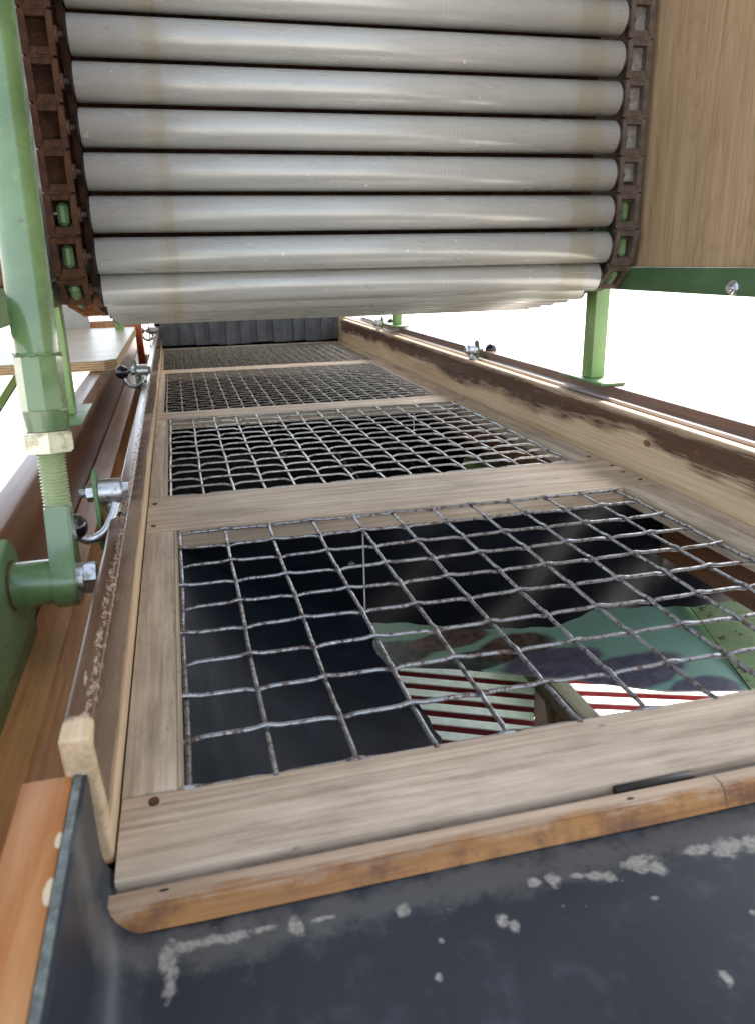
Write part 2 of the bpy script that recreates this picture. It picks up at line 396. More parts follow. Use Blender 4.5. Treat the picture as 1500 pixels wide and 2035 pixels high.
def add_tube(bm, pts, r, n=10, caps=True):
    pts = [Vector(p) for p in pts]; rings = []; prev = None
    for i, p in enumerate(pts):
        a = pts[max(i-1, 0)]; c = pts[min(i+1, len(pts)-1)]; d = (c-a).normalized()
        if prev is None:
            s = d.orthogonal().normalized()
        else:
            s = (prev - d*prev.dot(d)).normalized()
        prev = s; t = d.cross(s)
        rr = r[i] if isinstance(r, (list, tuple)) else r
        rings.append([bm.verts.new(p + (s*math.cos(2*PI*k/n)+t*math.sin(2*PI*k/n))*rr) for k in range(n)])
    for a, b in zip(rings, rings[1:]):
        for k in range(n): bm.faces.new((a[k], a[(k+1) % n], b[(k+1) % n], b[k]))
    if caps: bm.faces.new(rings[0][::-1]); bm.faces.new(rings[-1])
def add_prism(bm, poly, d0, d1, plane='xz', bev=0):
    """poly in a plane, extruded from d0 to d1 along the third axis"""
    def P(u, v, d): return {'xz': (u, d, v), 'yz': (d, u, v), 'xy': (u, v, d)}[plane]
    b = bmesh.new()
    A = [b.verts.new(P(u, v, d0)) for u, v in poly]; B = [b.verts.new(P(u, v, d1)) for u, v in poly]
    n = len(poly); b.faces.new(A); b.faces.new(B[::-1])
    for i in range(n): b.faces.new((A[i], B[i], B[(i+1) % n], A[(i+1) % n]))
    bmesh.ops.recalc_face_normals(b, faces=b.faces)
    if bev: bmesh.ops.bevel(b, geom=list(b.edges), offset=bev, segments=2, affect='EDGES')
    join(bm, b)
def add_sheet(bm, grid, th):
    """grid[i][j] of points -> sheet with thickness along its normals"""
    b = bmesh.new(); V = [[b.verts.new(p) for p in row] for row in grid]
    for i in range(len(V)-1):
        for j in range(len(V[0])-1): b.faces.new((V[i][j], V[i+1][j], V[i+1][j+1], V[i][j+1]))
    bmesh.ops.recalc_face_normals(b, faces=b.faces)
    bmesh.ops.solidify(b, geom=list(b.faces), thickness=th)
    join(bm, b)

def obj(name, bm, mat, parent=None, smooth=True, angle=35):
    bmesh.ops.recalc_face_normals(bm, faces=bm.faces)
    me = bpy.data.meshes.new(name); bm.to_mesh(me); bm.free()
    mats = mat if isinstance(mat, list) else [mat]
    for m_ in mats: me.materials.append(M[m_] if isinstance(m_, str) else m_)
    if smooth:
        for p in me.polygons: p.use_smooth = True
        try: me.set_sharp_from_angle(angle=R(angle))
        except Exception: pass
    o = bpy.data.objects.new(name, me); C.objects.link(o)
    if parent is not None:
        o.parent = parent
        o.matrix_parent_inverse = Matrix.Identity(4)
        off = parent.location if parent.parent is None else parent.location + parent.parent.location
        me.transform(Matrix.Translation(-Vector(world_loc(parent))))
    return o
def world_loc(o):
    v = Vector(o.location)
    while o.parent is not None: o = o.parent; v += Vector(o.location)
    return v
def thing(name, loc, label, cat, group=None, kind=None):
    o = bpy.data.objects.new(name, None); C.objects.link(o); o.location = loc; o.empty_display_size = .05
    tag(o, label, cat, group, kind); return o
def tag(o, label, cat=None, group=None, kind=None):
    o['label'] = label
    if cat: o['category'] = cat
    if group: o['group'] = group
    if kind: o['kind'] = kind
    return o
def B(): return bmesh.new()
def box(name, x0, x1, y0, y1, z0, z1, mat, parent=None, bev=.001):
    b = B(); add_box(b, x0, x1, y0, y1, z0, z1, bev); return obj(name, b, mat, parent)
def copy_tree(o, parent=None, loc=None):
    c = o.copy(); C.objects.link(c); c.parent = parent
    if loc is not None: c.location = loc
    for ch in list(o.children): copy_tree(ch, c)
    return c
def hexnut(bm, p0, p1, r, hole=0):
    add_cyl(bm, p0, p1, r, n=6, bev=r*.07, rot=.3)

# ------------------------------------------------------------------ setting
b = B(); add_box(b, -220, 220, -150, 320, -.95, -.80); g = obj('ground', b, 'ground'); tag(g, 'pale sunlit concrete yard around and below the machine', kind='structure')
b = B(); add_box(b, -3.2, 1.486, -.25, 3.05, 1.55, 1.60); g = obj('shade_canopy', b, 'canopy_shade'); tag(g, 'added unseen grey canopy that shades the machine from the sun', kind='structure')  # added out of view; its edges decide where the sun falls

# ------------------------------------------------------------------ sieve deck
deck = thing('sieve_deck', (.29, .77, 0), 'long weathered wooden sieve deck with four wire mesh panels', 'sieve')
XL, XR = -.038, .6165
def board(x0, x1, y0, y1, mat, z1=0, z0=-.022, nm='cross_board'):
    return box(nm, x0, x1, y0, y1, z0, z1, mat, deck, .0008)
board(XL, XR, -.5105, -.4627, 'deck_x', 0)
board(XL, XR, -.4615, -.4455, 'deck_x2', -.0012)
board(XL, XR, .0215, .061, 'deck_x2', -.0004)
board(XL, XR, .0620, .1205, 'deck_x', 0)
board(XL, XR, .1215, .164, 'deck_x2', -.0006)
board(XL, XR, .705, .745, 'deck_x2', 0); board(XL, XR, .7455, .782, 'deck_x', 0)
board(XL, XR, 1.388, 1.462, 'deck_x2', 0); board(XL, XR, 2.03, 2.062, 'deck_x', 0)
for (a, c, y0, y1) in ((-.0045, .5665, -.445, .021), (-.0165, .576, .1645, .7045), (-.026, .562, .7825, 1.3875), (-.0335, .59, 1.4625, 2.0295)):
    board(XL, a-.002, y0, y1, 'deck_y', -.0002, nm='side_board')
    board(a-.002, a, y0, y1, 'deck_y2', .0006, nm='edge_strip')
    board(c+.002, XR, y0, y1, 'deck_y', -.0002, nm='side_board')
    board(c, c+.002, y0, y1, 'deck_y2', .0006, nm='edge_strip')
for (x, y) in ((-.020, -.4535), (-.030, .045), (-.030, .135), (.604, .179), (.606, .045), (.605, .085), (.608, .12), (.604, .72)):
    b = B(); add_cyl(b, (x, y, -.002), (x, y, .0005), .003, n=14); obj('screw_head', b, 'rust', deck)
box('rubber_strip', .236, .287, -.5164, -.5110, -.01, -.0008, 'cap', deck, .001)
box('sill_board', XL-.001, .66, -.5165, -.511, -.02, -.005, 'old_wood', deck, .001)

def sgn(k): return 1 if k % 2 == 0 else -1
def mesh_panel(x0, x1, y0, y1, nx, ny, r, mode, mat, z=-.003, sides=7, samp=6, name='wire_mesh'):
    b = B(); dx = (x1-x0)/nx; dy = (y1-y0)/ny
    rnd = random.Random(int(x0*1000)+nx)
    for j in range(ny+1):                                   # wires across
        y = y0+dy*j+rnd.uniform(-.0006, .0006); pts = []
        for k in range(nx*samp+1):
            i = k/samp; near = round(i); d = (i-near)*dx
            if mode == 'crimp':
                zz = r*1.05*sgn(near+j)*math.exp(-(d/(dx*.12))**2); yy = y+.0006*math.sin(i*1.7+j)
            else:
                if (near+j) % 2 == 0: zz = r*1.0
                else: zz = r*1.0-2.1*r*math.exp(-(d/(dx*.16))**2)
                yy = y
            pts.append((x0+dx*i, yy, z+zz))
        pts[0] = (x0-.003, pts[0][1], pts[0][2]); pts[-1] = (x1+.003, pts[-1][1], pts[-1][2])
        add_tube(b, pts, r, sides)
    for i in range(nx+1):                                   # wires along
        x = x0+dx*i+rnd.uniform(-.0006, .0006); pts = []
        for k in range(ny*samp+1):
            j = k/samp; near = round(j); d = (j-near)*dy
            if mode == 'crimp': zz = -r*1.05*sgn(near+i)*math.exp(-(d/(dy*.12))**2)
            else: zz = (-r*.6 if (near+i) % 2 == 0 else r*.5)*math.exp(-(d/(dy*.25))**2)
            pts.append((x+.0005*math.sin(j*1.3+i), y0+dy*j, z+zz))
        pts[0] = (pts[0][0], y0-.003, pts[0][2]); pts[-1] = (pts[-1][0], y1+.003, pts[-1][2])
        add_tube(b, pts, r, sides)
    return obj(name, b, mat, deck)
mp = mesh_panel(.0, .5525, -.4455, .0165, 11, 9, .0018, 'crimp', 'wire1', sides=8, samp=12)
tag(mp, 'coarse shiny galvanised mesh panel at the near end')
mesh_panel(-.0105, .5705, .166, .703, 14, 13, .0017, 'arch', 'wire2', samp=8)
mesh_panel(-.0185, .5555, .784, 1.386, 18, 19, .0015, 'arch', 'wire3', sides=6)
mesh_panel(-.0275, .585, 1.464, 2.028, 23, 22, .0015, 'arch', 'wire3', sides=5, samp=5)

# ------------------------------------------------------------------ rails
b = B(); add_box(b, -.054, -.0392, -.4915, 2.06, -.006, .0805, .0032, 4)
for v in b.verts:
    if v.co.y < -.40: v.co.y -= .0145*max(0, min(1, (v.co.z-.03)/.05))
o = obj('side_rail', b, 'rail_left'); tag(o, 'thin dark varnished side rail with bare rounded near end, left of the mesh deck', 'rail')
b = B(); add_box(b, .6185, .633, -.55, 2.06, -.006, .0805, .0016, 3)
o = obj('side_rail', b, 'rail_right'); tag(o, 'worn pine side rail, dark above and bare below, right of the mesh deck', 'rail')

# left beam: ledge with orange edge, tall face with the post plate on top
t = thing('wooden_beam', (-.14, .6, 0), 'red brown varnished beam with orange ledge along the left of the deck', 'beam')
box('beam_body', -.150, -.1255, -.95, 2.3, -.12, .0995, 'red_brown', t, .004)
b = B(); add_box(b, -.1252, -.0935, -.95, 2.3, -.12, .000, .004, 3); obj('ledge', b, 'orange_y', t)
t = thing('wooden_beam', (.68, .6, 0), 'brown beam with top ledge coloured pale for its sheen along the right of the deck', 'beam')
box('ledge', .6385, .6505, -.95, 2.3, -.11, .0795, 'red_brown', t, .0006)
box('ledge_sheen_cap', .6385, .6505, -.95, 2.3, .0797, .0845, 'ledge_sheen', t, .001)  # thin top coloured pale as painted sheen, brown ledge below
box('beam_body', .6508, .705, -.95, 2.3, -.11, .0995, 'beam_gloss', t, .0015)
o = box('dark_gap_liner', -.093, -.0545, -.95, 2.3, -.14, -.118, 'void'); tag(o, 'added black board standing in for the deep shade of the gap left of the deck', 'board')  # added black bottom so the gap reads as deep shade
o.name = 'gap_shade_board'
o = box('sun_stop_strip', .6335, .6382, -.95, 2.3, -.05, -.004, 'void'); tag(o, 'added black strip blocking sun through the narrow gap right of the deck', 'strip')  # added to stop a streak of sun reaching the chute

# ------------------------------------------------------------------ front batten, tray and side board
poly = [(-.0425, -.001), (.75, -.001), (.75, -.0135)]
for k in range(0, 9):
    a = -PI/2 - k*PI/2/8
    poly.append((-.0425+.011+.011*math.cos(a), -.0025+.011*math.sin(a)))
b = B(); add_prism(b, poly, -.5345, -.5168, 'xz', .0014)
for v in b.verts:
    if v.co.y < -.530: v.co.y += .0070*max(0, min(1, (v.co.z+.013)/.012))
o = obj('batten', b, 'batten')
tag(o, 'rounded orange and bare wood batten between the deck and the dark tray', 'batten')

t = thing('infeed_tray', (.2, -.75, -.02), 'dark blue chipped metal tray sloping below the orange batten', 'tray')
prof = []   # x,z from wall top down round the corner to the floor
R_ = .026
prof.append((-.0455, .0580)); prof.append((-.0455, .030)); prof.append((-.0452, .012))
for k in range(11):
    a = PI + k*PI/2/10
    prof.append((-.0450+R_+R_*math.cos(a), -.0150+R_+R_*math.sin(a)))
for k in range(1, 22): prof.append((-.019+.038*k, -.0150))
ys = [-.5008-.0055*k for k in range(10)] + [-.575, -.6, -.65, -.7, -.8, -.9, -1.1]
grid = []
for y in ys:
    row = []
    for (x, z) in prof:
        zz = z + max(0, -.56-y)*.03*(1 if z < 0 else 0) + .0007*math.sin(x*31+y*17)*(1 if z < -.0149 else 0)
        row.append((x, y, zz))
    grid.append(row)
b = B(); add_sheet(b, grid, .0018); obj('sheet', b, 'tray', t)
box('sheet_edge', -.0497, -.0457, -1.1, -.5005, .020, .0592, 'tray_edge', t, .0012)
o = box('side_board', -.0735, -.0500, -1.1, -.5000, .0003, .0580, 'sideboard', None, .0015)
tag(o, 'faded orange board beside the dark tray in the near left corner', 'board')

# ------------------------------------------------------------------ steel frames (beam, post, base plate)
def frame(x_in, sgnx, label, mats, y_post, ybeam0):
    t = thing('steel_frame', (x_in, y_post, .1), label, 'frame')
    a = (x_in, x_in+sgnx*.0045)
    box('beam', min(a), max(a), ybeam0, 1.9, .2415, .2725, mats[0], t, .0008)
    a = (x_in+sgnx*.0048, x_in+sgnx*.034)
    box('beam_flange', min(a), max(a), ybeam0, 1.9, .2675, .2722, mats[0], t, .0008)
    a = (x_in+sgnx*.0005, x_in+sgnx*.0235)
    for yy in (y_post, 1.42):
        box('post', min(a), max(a), yy, yy+.031, .1045, .2412, mats[1], t, .0012)
        a2 = (x_in-sgnx*.014, x_in+sgnx*.028)
        box('base_plate', min(a2), max(a2), yy-.055, yy+.085, .1000, .1042, mats[2], t, .0008)
    return t
fr = frame(.6455, 1, 'green steel post and beam with two bolts, right of the rollers', ('green_dark', 'green_light', 'green'), .262, -.95)
for yb in (.215, -.046):
    b = B(); hexnut(b, (.6452, yb, .2505), (.6405, yb, .2505), .0075); add_cyl(b, (.6452, yb, .2505), (.6375, yb, .2505), .0042, n=16)
    add_cyl(b, (.6453, yb, .2505), (.6442, yb, .2505), .009, n=20)
    obj('bolt', b, 'zinc', fr)
fl = frame(-.1215, -1, 'green steel post and beam behind the threaded strut on the left', ('green', 'green_light', 'green'), .225, -.95)

# plywood panels above the beams
o = box('plywood_panel', .6555, .6675, -.95, 1.5, .2726, 1.3, 'ply', fr, .0004)
o = box('plywood_panel', -.1430, -.1310, -.12, 1.5, .2726, 1.3, 'red_brown', fl, .0004)  # plywood coloured dark brown for its backlit shade

# ------------------------------------------------------------------ roller conveyor
conv = thing('roller_conveyor', (.267, .30, .2), 'large roller conveyor of grey tubes hanging on rusty chains above the deck', 'conveyor')
PITCH = .0456
path = [(.167, .300+PITCH*k) for k in range(13, 0, -1)] + [(.167, .300), (.190, .2620), (.2335, .2480), (.2785, .2410), (.3235, .2350), (.3685, .2290), (.4135, .2235),
        (.458, .2260), (.495, .2420), (.513, .2840)] + [(.516, .2840+PITCH*k) for k in range(1, 14)]
RX0, RX1, RR = -.066, .600, .0205
def lathe_x(bm, prof, n=40):
    rings = [[bm.verts.new((x, r*math.cos(2*PI*k/n), r*math.sin(2*PI*k/n))) for k in range(n)] for x, r in prof]
    for a, c in zip(rings, rings[1:]):
        for k in range(n): bm.faces.new((a[k], a[(k+1) % n], c[(k+1) % n], c[k]))
    if prof[0][1] > 0: bm.faces.new(rings[0][::-1])
    if prof[-1][1] > 0: bm.faces.new(rings[-1])
# proto roller (origin on its axis at x = 0)
rp = B(); lathe_x(rp, [(RX0+.0015, RR-.0006), (RX0+.002, RR), (RX1-.002, RR), (RX1-.0015, RR-.0006)])
rmesh = bpy.data.meshes.new('roller'); bmesh.ops.recalc_face_normals(rp, faces=rp.faces); rp.to_mesh(rmesh); rp.free(); rmesh.materials.append(M['roller'])
for p in rmesh.polygons: p.use_smooth = len(p.vertices) == 4
cmeshes = []
for s in (0, 1):
    cp = B()
    xe = RX0 if s == 0 else RX1; d = -1 if s == 0 else 1
    lathe_x(cp, [(xe-d*.0013, RR-.0012), (xe, RR-.0002), (xe+d*.0012, RR-.0006), (xe+d*.0015, .008), (xe+d*.0035, .007), (xe+d*.0035, .003)])
    cmesh = bpy.data.meshes.new('end_cap'); bmesh.ops.recalc_face_normals(cp, faces=cp.faces); cp.to_mesh(cmesh); cp.free(); cmesh.materials.append(M['cap']); cmeshes.append(cmesh)
ap = B(); add_cyl(ap, (RX0-.020, 0, 0), (RX1+.020, 0, 0), .0032, n=14)
for s in (-1, 1):
    xx = RX0-.0135 if s < 0 else RX1+.0135
    add_cyl(ap, (xx-.0022, 0, 0), (xx+.0022, 0, 0), .0055, n=12)
amesh = bpy.data.meshes.new('axle'); ap.to_mesh(amesh); ap.free(); amesh.materials.append(M['rust_grey'])
# proto chain link: local Z along the chain, Y outward (towards the rollers' outer side), X across
def link_mesh(mat):
    b = B(); h = PITCH*.5; wx = .0175; d0, d1 = -.006, .006
    add_box(b, -wx, -wx+.0075, d0, d1, -h+.001, h-.001, .0008, 1)          # outer bar
    add_box(b, wx-.0075, wx, d0, d1, -h+.001, h-.001, .0008, 1)            # inner bar
    add_box(b, -wx+.0072, wx-.0072, d0+.0004, d1-.0004, h-.0075, h-.001, .0008, 1)
    add_box(b, -wx+.0072, wx-.0072, d0-.0004, d1+.0012, -h+.001, -h+.0095, .0010, 1)
    add_cyl(b, (-wx+.004, 0, -h+.0015), (wx-.004, 0, -h+.0015), .0058, n=14)
    add_box(b, wx-.002, wx+.0035, d0+.002, d1-.002, -.008, .008, .001, 1)  # lug carrying the axle
    me = bpy.data.meshes.new('chain_link'); bmesh.ops.recalc_face_normals(b, faces=b.faces); b.to_mesh(me); b.free(); me.materials.append(M[mat]); return me
lm_l = link_mesh('rust'); lm_r = link_mesh('rust_grey'); lm_o = link_mesh('orange_rust')
cl = Vector(conv.location)
def lnk(name, me, parent, loc, rot=None):
    o = bpy.data.objects.new(name, me); C.objects.link(o); o.parent = parent; o.location = loc
    if rot is not None: o.rotation_euler = rot
    return o
spin = random.Random(2)
for i, (y, z) in enumerate(path):
    a = path[max(i-1, 0)]; c = path[min(i+1, len(path)-1)]
    ty, tz = a[0]-c[0], a[1]-c[1]
    ang = math.atan2(-ty, tz)                      # rotation about X taking +Z to the tangent
    r_ = lnk('roller', rmesh, conv, Vector((0, y, z))-cl); r_.rotation_euler = (spin.uniform(0, 6.28), 0, 0)
    [lnk('end_cap', cm_, r_, (0, 0, 0)) for cm_ in cmeshes]; lnk('axle', amesh, r_, (0, 0, 0))
    lnk('chain_link', lm_o if 15 <= i <= 22 else lm_l, conv, Vector((RX0-.0305, y, z))-cl, (ang, 0, 0))
    o_ = lnk('chain_link', lm_r, conv, Vector((RX1+.0275, y, z))-cl, (ang, 0, 0)); o_.rotation_euler = (ang, 0, PI) if False else (ang, 0, 0); o_.scale = (-1, 1, 1)
# green sprockets and their teeth
for xx in (RX0-.0305, RX1+.0275):
    b = B(); add_cyl(b, (xx-.005, .222, .288), (xx+.005, .222, .288), .034, n=32, bev=.001)
    add_cyl(b, (xx-.012, .222, .288), (xx+.012, .222, .288), .014, n=24)
    for (ty, tz, rx) in ((.177, .346, 0), (.174, .300, .0), (.194, .264, .95), (.234, .250, 1.4), (.262, .33, .6), (.222, .352, 0)):
        bb = bmesh.new(); bmesh.ops.create_cube(bb, size=1)
        for v in bb.verts: v.co = Vector((v.co.x*.0125, v.co.y*.022, v.co.z*.026))
        bmesh.ops.bevel(bb, geom=list(bb.edges), offset=.0042, segments=1, affect='EDGES')
        join(b, bb, Matrix.Translation((xx, ty+.002, tz)) @ Matrix.Rotation(rx, 4, 'X'))
    add_cyl(b, (xx-.004, .222, .288), (xx+.004, .222, .288), .046, n=8)
    obj('sprocket', b, 'green', conv)
b = B(); add_cyl(b, (RX0-.05, .222, .288), (RX1+.05, .222, .288), .011, n=20); obj('drive_shaft', b, 'green_dark', conv)
# guide strips seen through the links, dark inner panels added to keep bright sky out of the gaps
box('guide_or_highlight_strip', RX1+.0300, RX1+.0545, .186, .190, .385, .95, 'steel_dark', conv, .001)
box('guide_or_highlight_strip', RX1+.0255, RX1+.0292, .184, .190, .385, .95, 'white_paint', conv, .001)  # white strip painted as the bright highlight on the steel guide
box('guide_or_highlight_strip', RX0-.050, RX0-.016, .196, .200, .365, .95, 'rust', conv, .001)
box('added_sky_baffle', RX0-.052, RX1+.006, .226, .230, .352, .98, 'rust', conv, .001)
box('added_sky_baffle', RX0-.012, RX0-.002, .200, .225, .240, .98, 'rust', conv, .001)
box('added_sky_baffle', RX0-.052, RX1+.006, .262, .266, .262, .351, 'rust', conv, .001)
box('added_sky_baffle', RX0+.01, RX1-.01, .236, .470, .262, .266, 'green_dark', conv, .001)

# ------------------------------------------------------------------ threaded strut on the left
E0 = Vector((-.0795, -.262, .065)); TOP = Vector((-.0795, -.205, .535))
st = thing('threaded_strut', E0, 'green tube strut with a threaded rod end bolted to the left side of the machine', 'strut')
D = (TOP-E0).normalized()
def at(s): return E0 + D*s
up = D; side = Vector((1, 0, 0)); fw = up.cross(side)
# rod end (eye): disc with tapering shank
b = bmesh.new(); N = 40; hw = .0088
poly = []
for k in range(N+1):
    a = PI*.80 + (PI*1.4)*k/N          # lower arc
    poly.append((.0205*math.cos(a), .0205*math.sin(a)))
poly += [(.0125, .036), (.0100, .058), (-.0100, .058), (-.0125, .036)]
A_ = [b.verts.new(E0 + fw*u + up*v + side*hw) for u, v in poly]; B_ = [b.verts.new(E0 + fw*u + up*v - side*hw) for u, v in poly]
b.faces.new(A_); b.faces.new(B_[::-1])
for i in range(len(poly)): b.faces.new((A_[i], B_[i], B_[(i+1) % len(poly)], A_[(i+1) % len(poly)]))
bmesh.ops.recalc_face_normals(b, faces=b.faces)
bmesh.ops.bevel(b, geom=[e for e in b.edges if any(len(f.verts) > 4 for f in e.link_faces)], offset=.0014, segments=2, affect='EDGES')
obj('rod_end', b, 'green_gloss', st, angle=30)
b = B(); pts = []; rr = []
n_t = 17; s0, s1 = .056, .098
for k in range(n_t*8+1):
    s = s0+(s1-s0)*k/(n_t*8); pts.append(at(s)); rr.append(.0089+.0011*math.cos(k/8*2*PI))
add_tube(b, pts, rr, 28); obj('threaded_rod', b, green_mat('pale_green_thread', (.26, .34, .17), (.44, .48, .30), .9), st, angle=80)
b = B(); add_cyl(b, at(.097), at(.112), .0185, n=6, bev=.0014, rot=.15); obj('lock_nut', b, metal('dull_zinc_nut', (.50, .52, .40), .42, (.36, .33, .24), .55).m, st, angle=20)
b = B(); add_cyl(b, at(.1125), at(.127), .0145, .0165, n=20); add_cyl(b, at(.1265), at(.166), .0160, n=8, rot=.2, bev=.0012)
obj('hex_sleeve', b, 'green_gloss', st, angle=25)
b = B(); add_cyl(b, at(.1645), at(.62), .0152, n=48); obj('tube', b, 'green_gloss', st)
# weld bead
b = B(); pts = []
for k in range(33):
    a = 2*PI*k/32; pts.append(at(.1662+.0006*math.sin(k*2.3))+(side*math.cos(a)+fw*math.sin(a))*.0157)
add_tube(b, pts, .0013, 6); obj('weld_bead', b, 'green_gloss', st)
# pivot bolt, washer and bush
b = B(); add_cyl(b, E0+side*.0088, E0+side*.0125, .0120, n=28); obj('washer', b, 'zinc', st)
b = B(); hexnut(b, E0+side*.0126, E0+side*.0215, .0128); obj('bolt_head', b, 'zinc', st, angle=20)
b = B(); add_cyl(b, E0-side*.0088, E0-side*.0385, .0172, n=40); obj('bush', b, 'green_gloss', st)
b = B(); add_tube(b, [E0-side*.0380+(fw*math.cos(2*PI*k/40)+up*math.sin(2*PI*k/40))*(.0176+.0004*math.sin(k*1.9)) for k in range(41)], .0011, 6)
obj('bush_weld', b, 'rust', st)
# bracket plate on the face of the beam
t = thing('bracket_plate', (-.121, -.27, .05), 'green painted bracket plate in the left margin below the strut pivot', 'bracket')
poly = [(-.60, -.02), (-.205, -.02), (-.205, .03), (-.215, .055), (-.236, .088), (-.250, .098), (-.268, .094), (-.60, .030)]
b = B(); add_prism(b, poly, -.1252, -.1182, 'yz', .001); obj('plate', b, 'green', t)

# ------------------------------------------------------------------ toggle clamps
def make_clamp(loc, mirror, label, low=False):
    """loc is the centre of the boss; local +X runs inwards (towards the deck)"""
    s = -1 if mirror else 1
    t = thing('toggle_clamp', loc, label, 'clamp', 'toggle clamps along both side rails')
    L = Vector(loc)
    def p(x, y, z): return L+Vector((s*x, y, z))
    b = B(); poly = []
    for k in range(13):
        a = PI*k/12; poly.append((.0115*math.cos(a)+L.y, .0135+.0115*math.sin(a)+L.z-.004))
    poly += [(L.y-.0115, L.z-.05), (L.y+.0115, L.z-.05)]
    xa = sorted((L.x+s*-.0105, L.x+s*-.0140)); add_prism(b, poly, xa[0], xa[1], 'yz', .0006); obj('lug', b, 'green', t)
    b = B(); add_cyl(b, p(-.0100, 0, 0), p(.0085, 0, 0), .0115, n=32, bev=.0008)
    add_cyl(b, p(.0005, 0, -.008), p(.0005, -.003, -.0185), .0075, .006, n=20); obj('boss', b, 'zinc', t)
    b = B(); hexnut(b, p(.0095, 0, 0), p(.0150, 0, 0), .0082); add_cyl(b, p(.0086, 0, 0), p(.0096, 0, 0), .0095, n=24)
    obj('bolt_head', b, 'zinc', t, angle=20)
    b = B(); hexnut(b, p(-.0142, 0, 0), p(-.0205, 0, 0), .0080)
    pts = [p(-.0205-.006*k/24, 0, 0) for k in range(25)]; add_tube(b, pts, [.0036+.0004*math.cos(k*PI/2*1.0) for k in range(25)], 16)
    obj('nut', b, 'zinc', t, angle=20)
    b = B()
    ctrl = [(.003, -.006, -.010), (-.001, -.014, -.020), (-.006, -.022, -.0285), (-.0135, -.028, -.0325), (-.021, -.031, -.0325), (-.027, -.032, -.028)]
    kb = (-.0300, -.033, -.0195)
    if not low:
        ctrl = [(.001, -.006, -.012), (-.006, -.014, -.022), (-.015, -.019, -.0262), (-.025, -.021, -.0225), (-.032, -.021, -.013), (-.034, -.021, -.008)]; kb = (-.0360, -.021, .0015)
    sm = []
    for i in range(len(ctrl)-1):
        for k in range(6):
            u = k/6; P0 = Vector(ctrl[max(i-1, 0)]); P1 = Vector(ctrl[i]); P2 = Vector(ctrl[i+1]); P3 = Vector(ctrl[min(i+2, len(ctrl)-1)])
            q = .5*((2*P1)+(P2-P0)*u+(2*P0-5*P1+4*P2-P3)*u*u+(3*P1-P0-3*P2+P3)*u**3); sm.append(p(*q))
    sm.append(p(*ctrl[-1])); add_tube(b, sm, .0041, 16); obj('lever', b, 'zinc', t)
    b = B(); add_ball(b, p(*kb), .0112 if low else .0125); obj('knob', b, 'knob', t)
    return t
make_clamp((-.0515, -.150, .1000), False, 'nearest left toggle clamp with black ball knob beside the green strut', True)
make_clamp((-.0515, .68, .1000), False, 'middle left toggle clamp with black ball knob beside the plywood shelf')
make_clamp((-.0515, 1.62, .1000), False, 'farthest left toggle clamp, below the lowest rollers')
make_clamp((.6300, -.175, .1000), True, 'nearest right toggle clamp cut off by the right photo edge')
make_clamp((.6300, .745, .1000), True, 'middle right toggle clamp with black knob standing on the pine rail')
make_clamp((.6300, 1.56, .1000), True, 'farthest right toggle clamp beside the strip curtain')

# ------------------------------------------------------------------ left background
t = thing('plywood_shelf', (-.3, 1.1, .11), 'grey topped plywood shelf lying on the left beam behind the green post', 'shelf')
b = B(); add_prism(b, [(-.098, .72), (-.0945, 1.52), (-.62, 1.52), (-.62, .70), (-.12, .70)], .1005, .1180, 'xy'); obj('board', b, 'ply_edge', t)
b = B(); add_prism(b, [(-.099, .722), (-.0955, 1.518), (-.619, 1.518), (-.619, .702), (-.1205, .702)], .1182, .1200, 'xy'); obj('laminate_top', b, 'laminate', t)
o = box('grey_panel', -.36, -.222, 1.54, 1.555, .10, .42, 'panel_grey'); tag(o, 'small grey white panel standing behind the plywood shelf', 'panel')
o = box('wooden_strip', -.36, -.085, 1.585, 1.61, .10, .135, 'orange_y'); tag(o, 'light brown wooden strip behind the far end of the shelf', 'strip')
b = B(); add_box(b, -.098, -.080, 1.50, 1.56, .0, .150, .003); o = obj('orange_bracket', b, 'lampred'); tag(o, 'small orange bracket beside the farthest left clamp', 'bracket')
b = B(); add_tube(b, [(-.62, .75, -.35), (-.30, .98, .098)], .010, 4); o = obj('diagonal_brace', b, 'green_light'); tag(o, 'thin green diagonal brace at the left photo edge below the shelf', 'brace')

# far end: strip curtain
t = thing('strip_curtain', (.29, 2.08, .0), 'dark grey rubber strip curtain closing the far end of the deck', 'curtain')
x = -.04; k = 0; rc = random.Random(5)
while x < .600:
    wdt = rc.choice((.022, .03, .045, .03)); y0 = 2.068+(k % 2)*.006+rc.uniform(0, .002)
    b = B(); add_box(b, x+.0008, min(x+wdt+.004, .608), y0, y0+.003, .004+rc.uniform(0, .006), .34, .0006, 1)
    obj('strip', b, 'curtain', t); x += wdt; k += 1
box('shade_backing_board', -.06, .64, 2.09, 2.10, -.02, .45, 'void', t)
o = box('end_post', .6085, .632, 2.064, 2.084, -.02, .34, 'deck_y2', None, .008); tag(o, 'pale rounded post at the right end of the strip curtain', 'post')

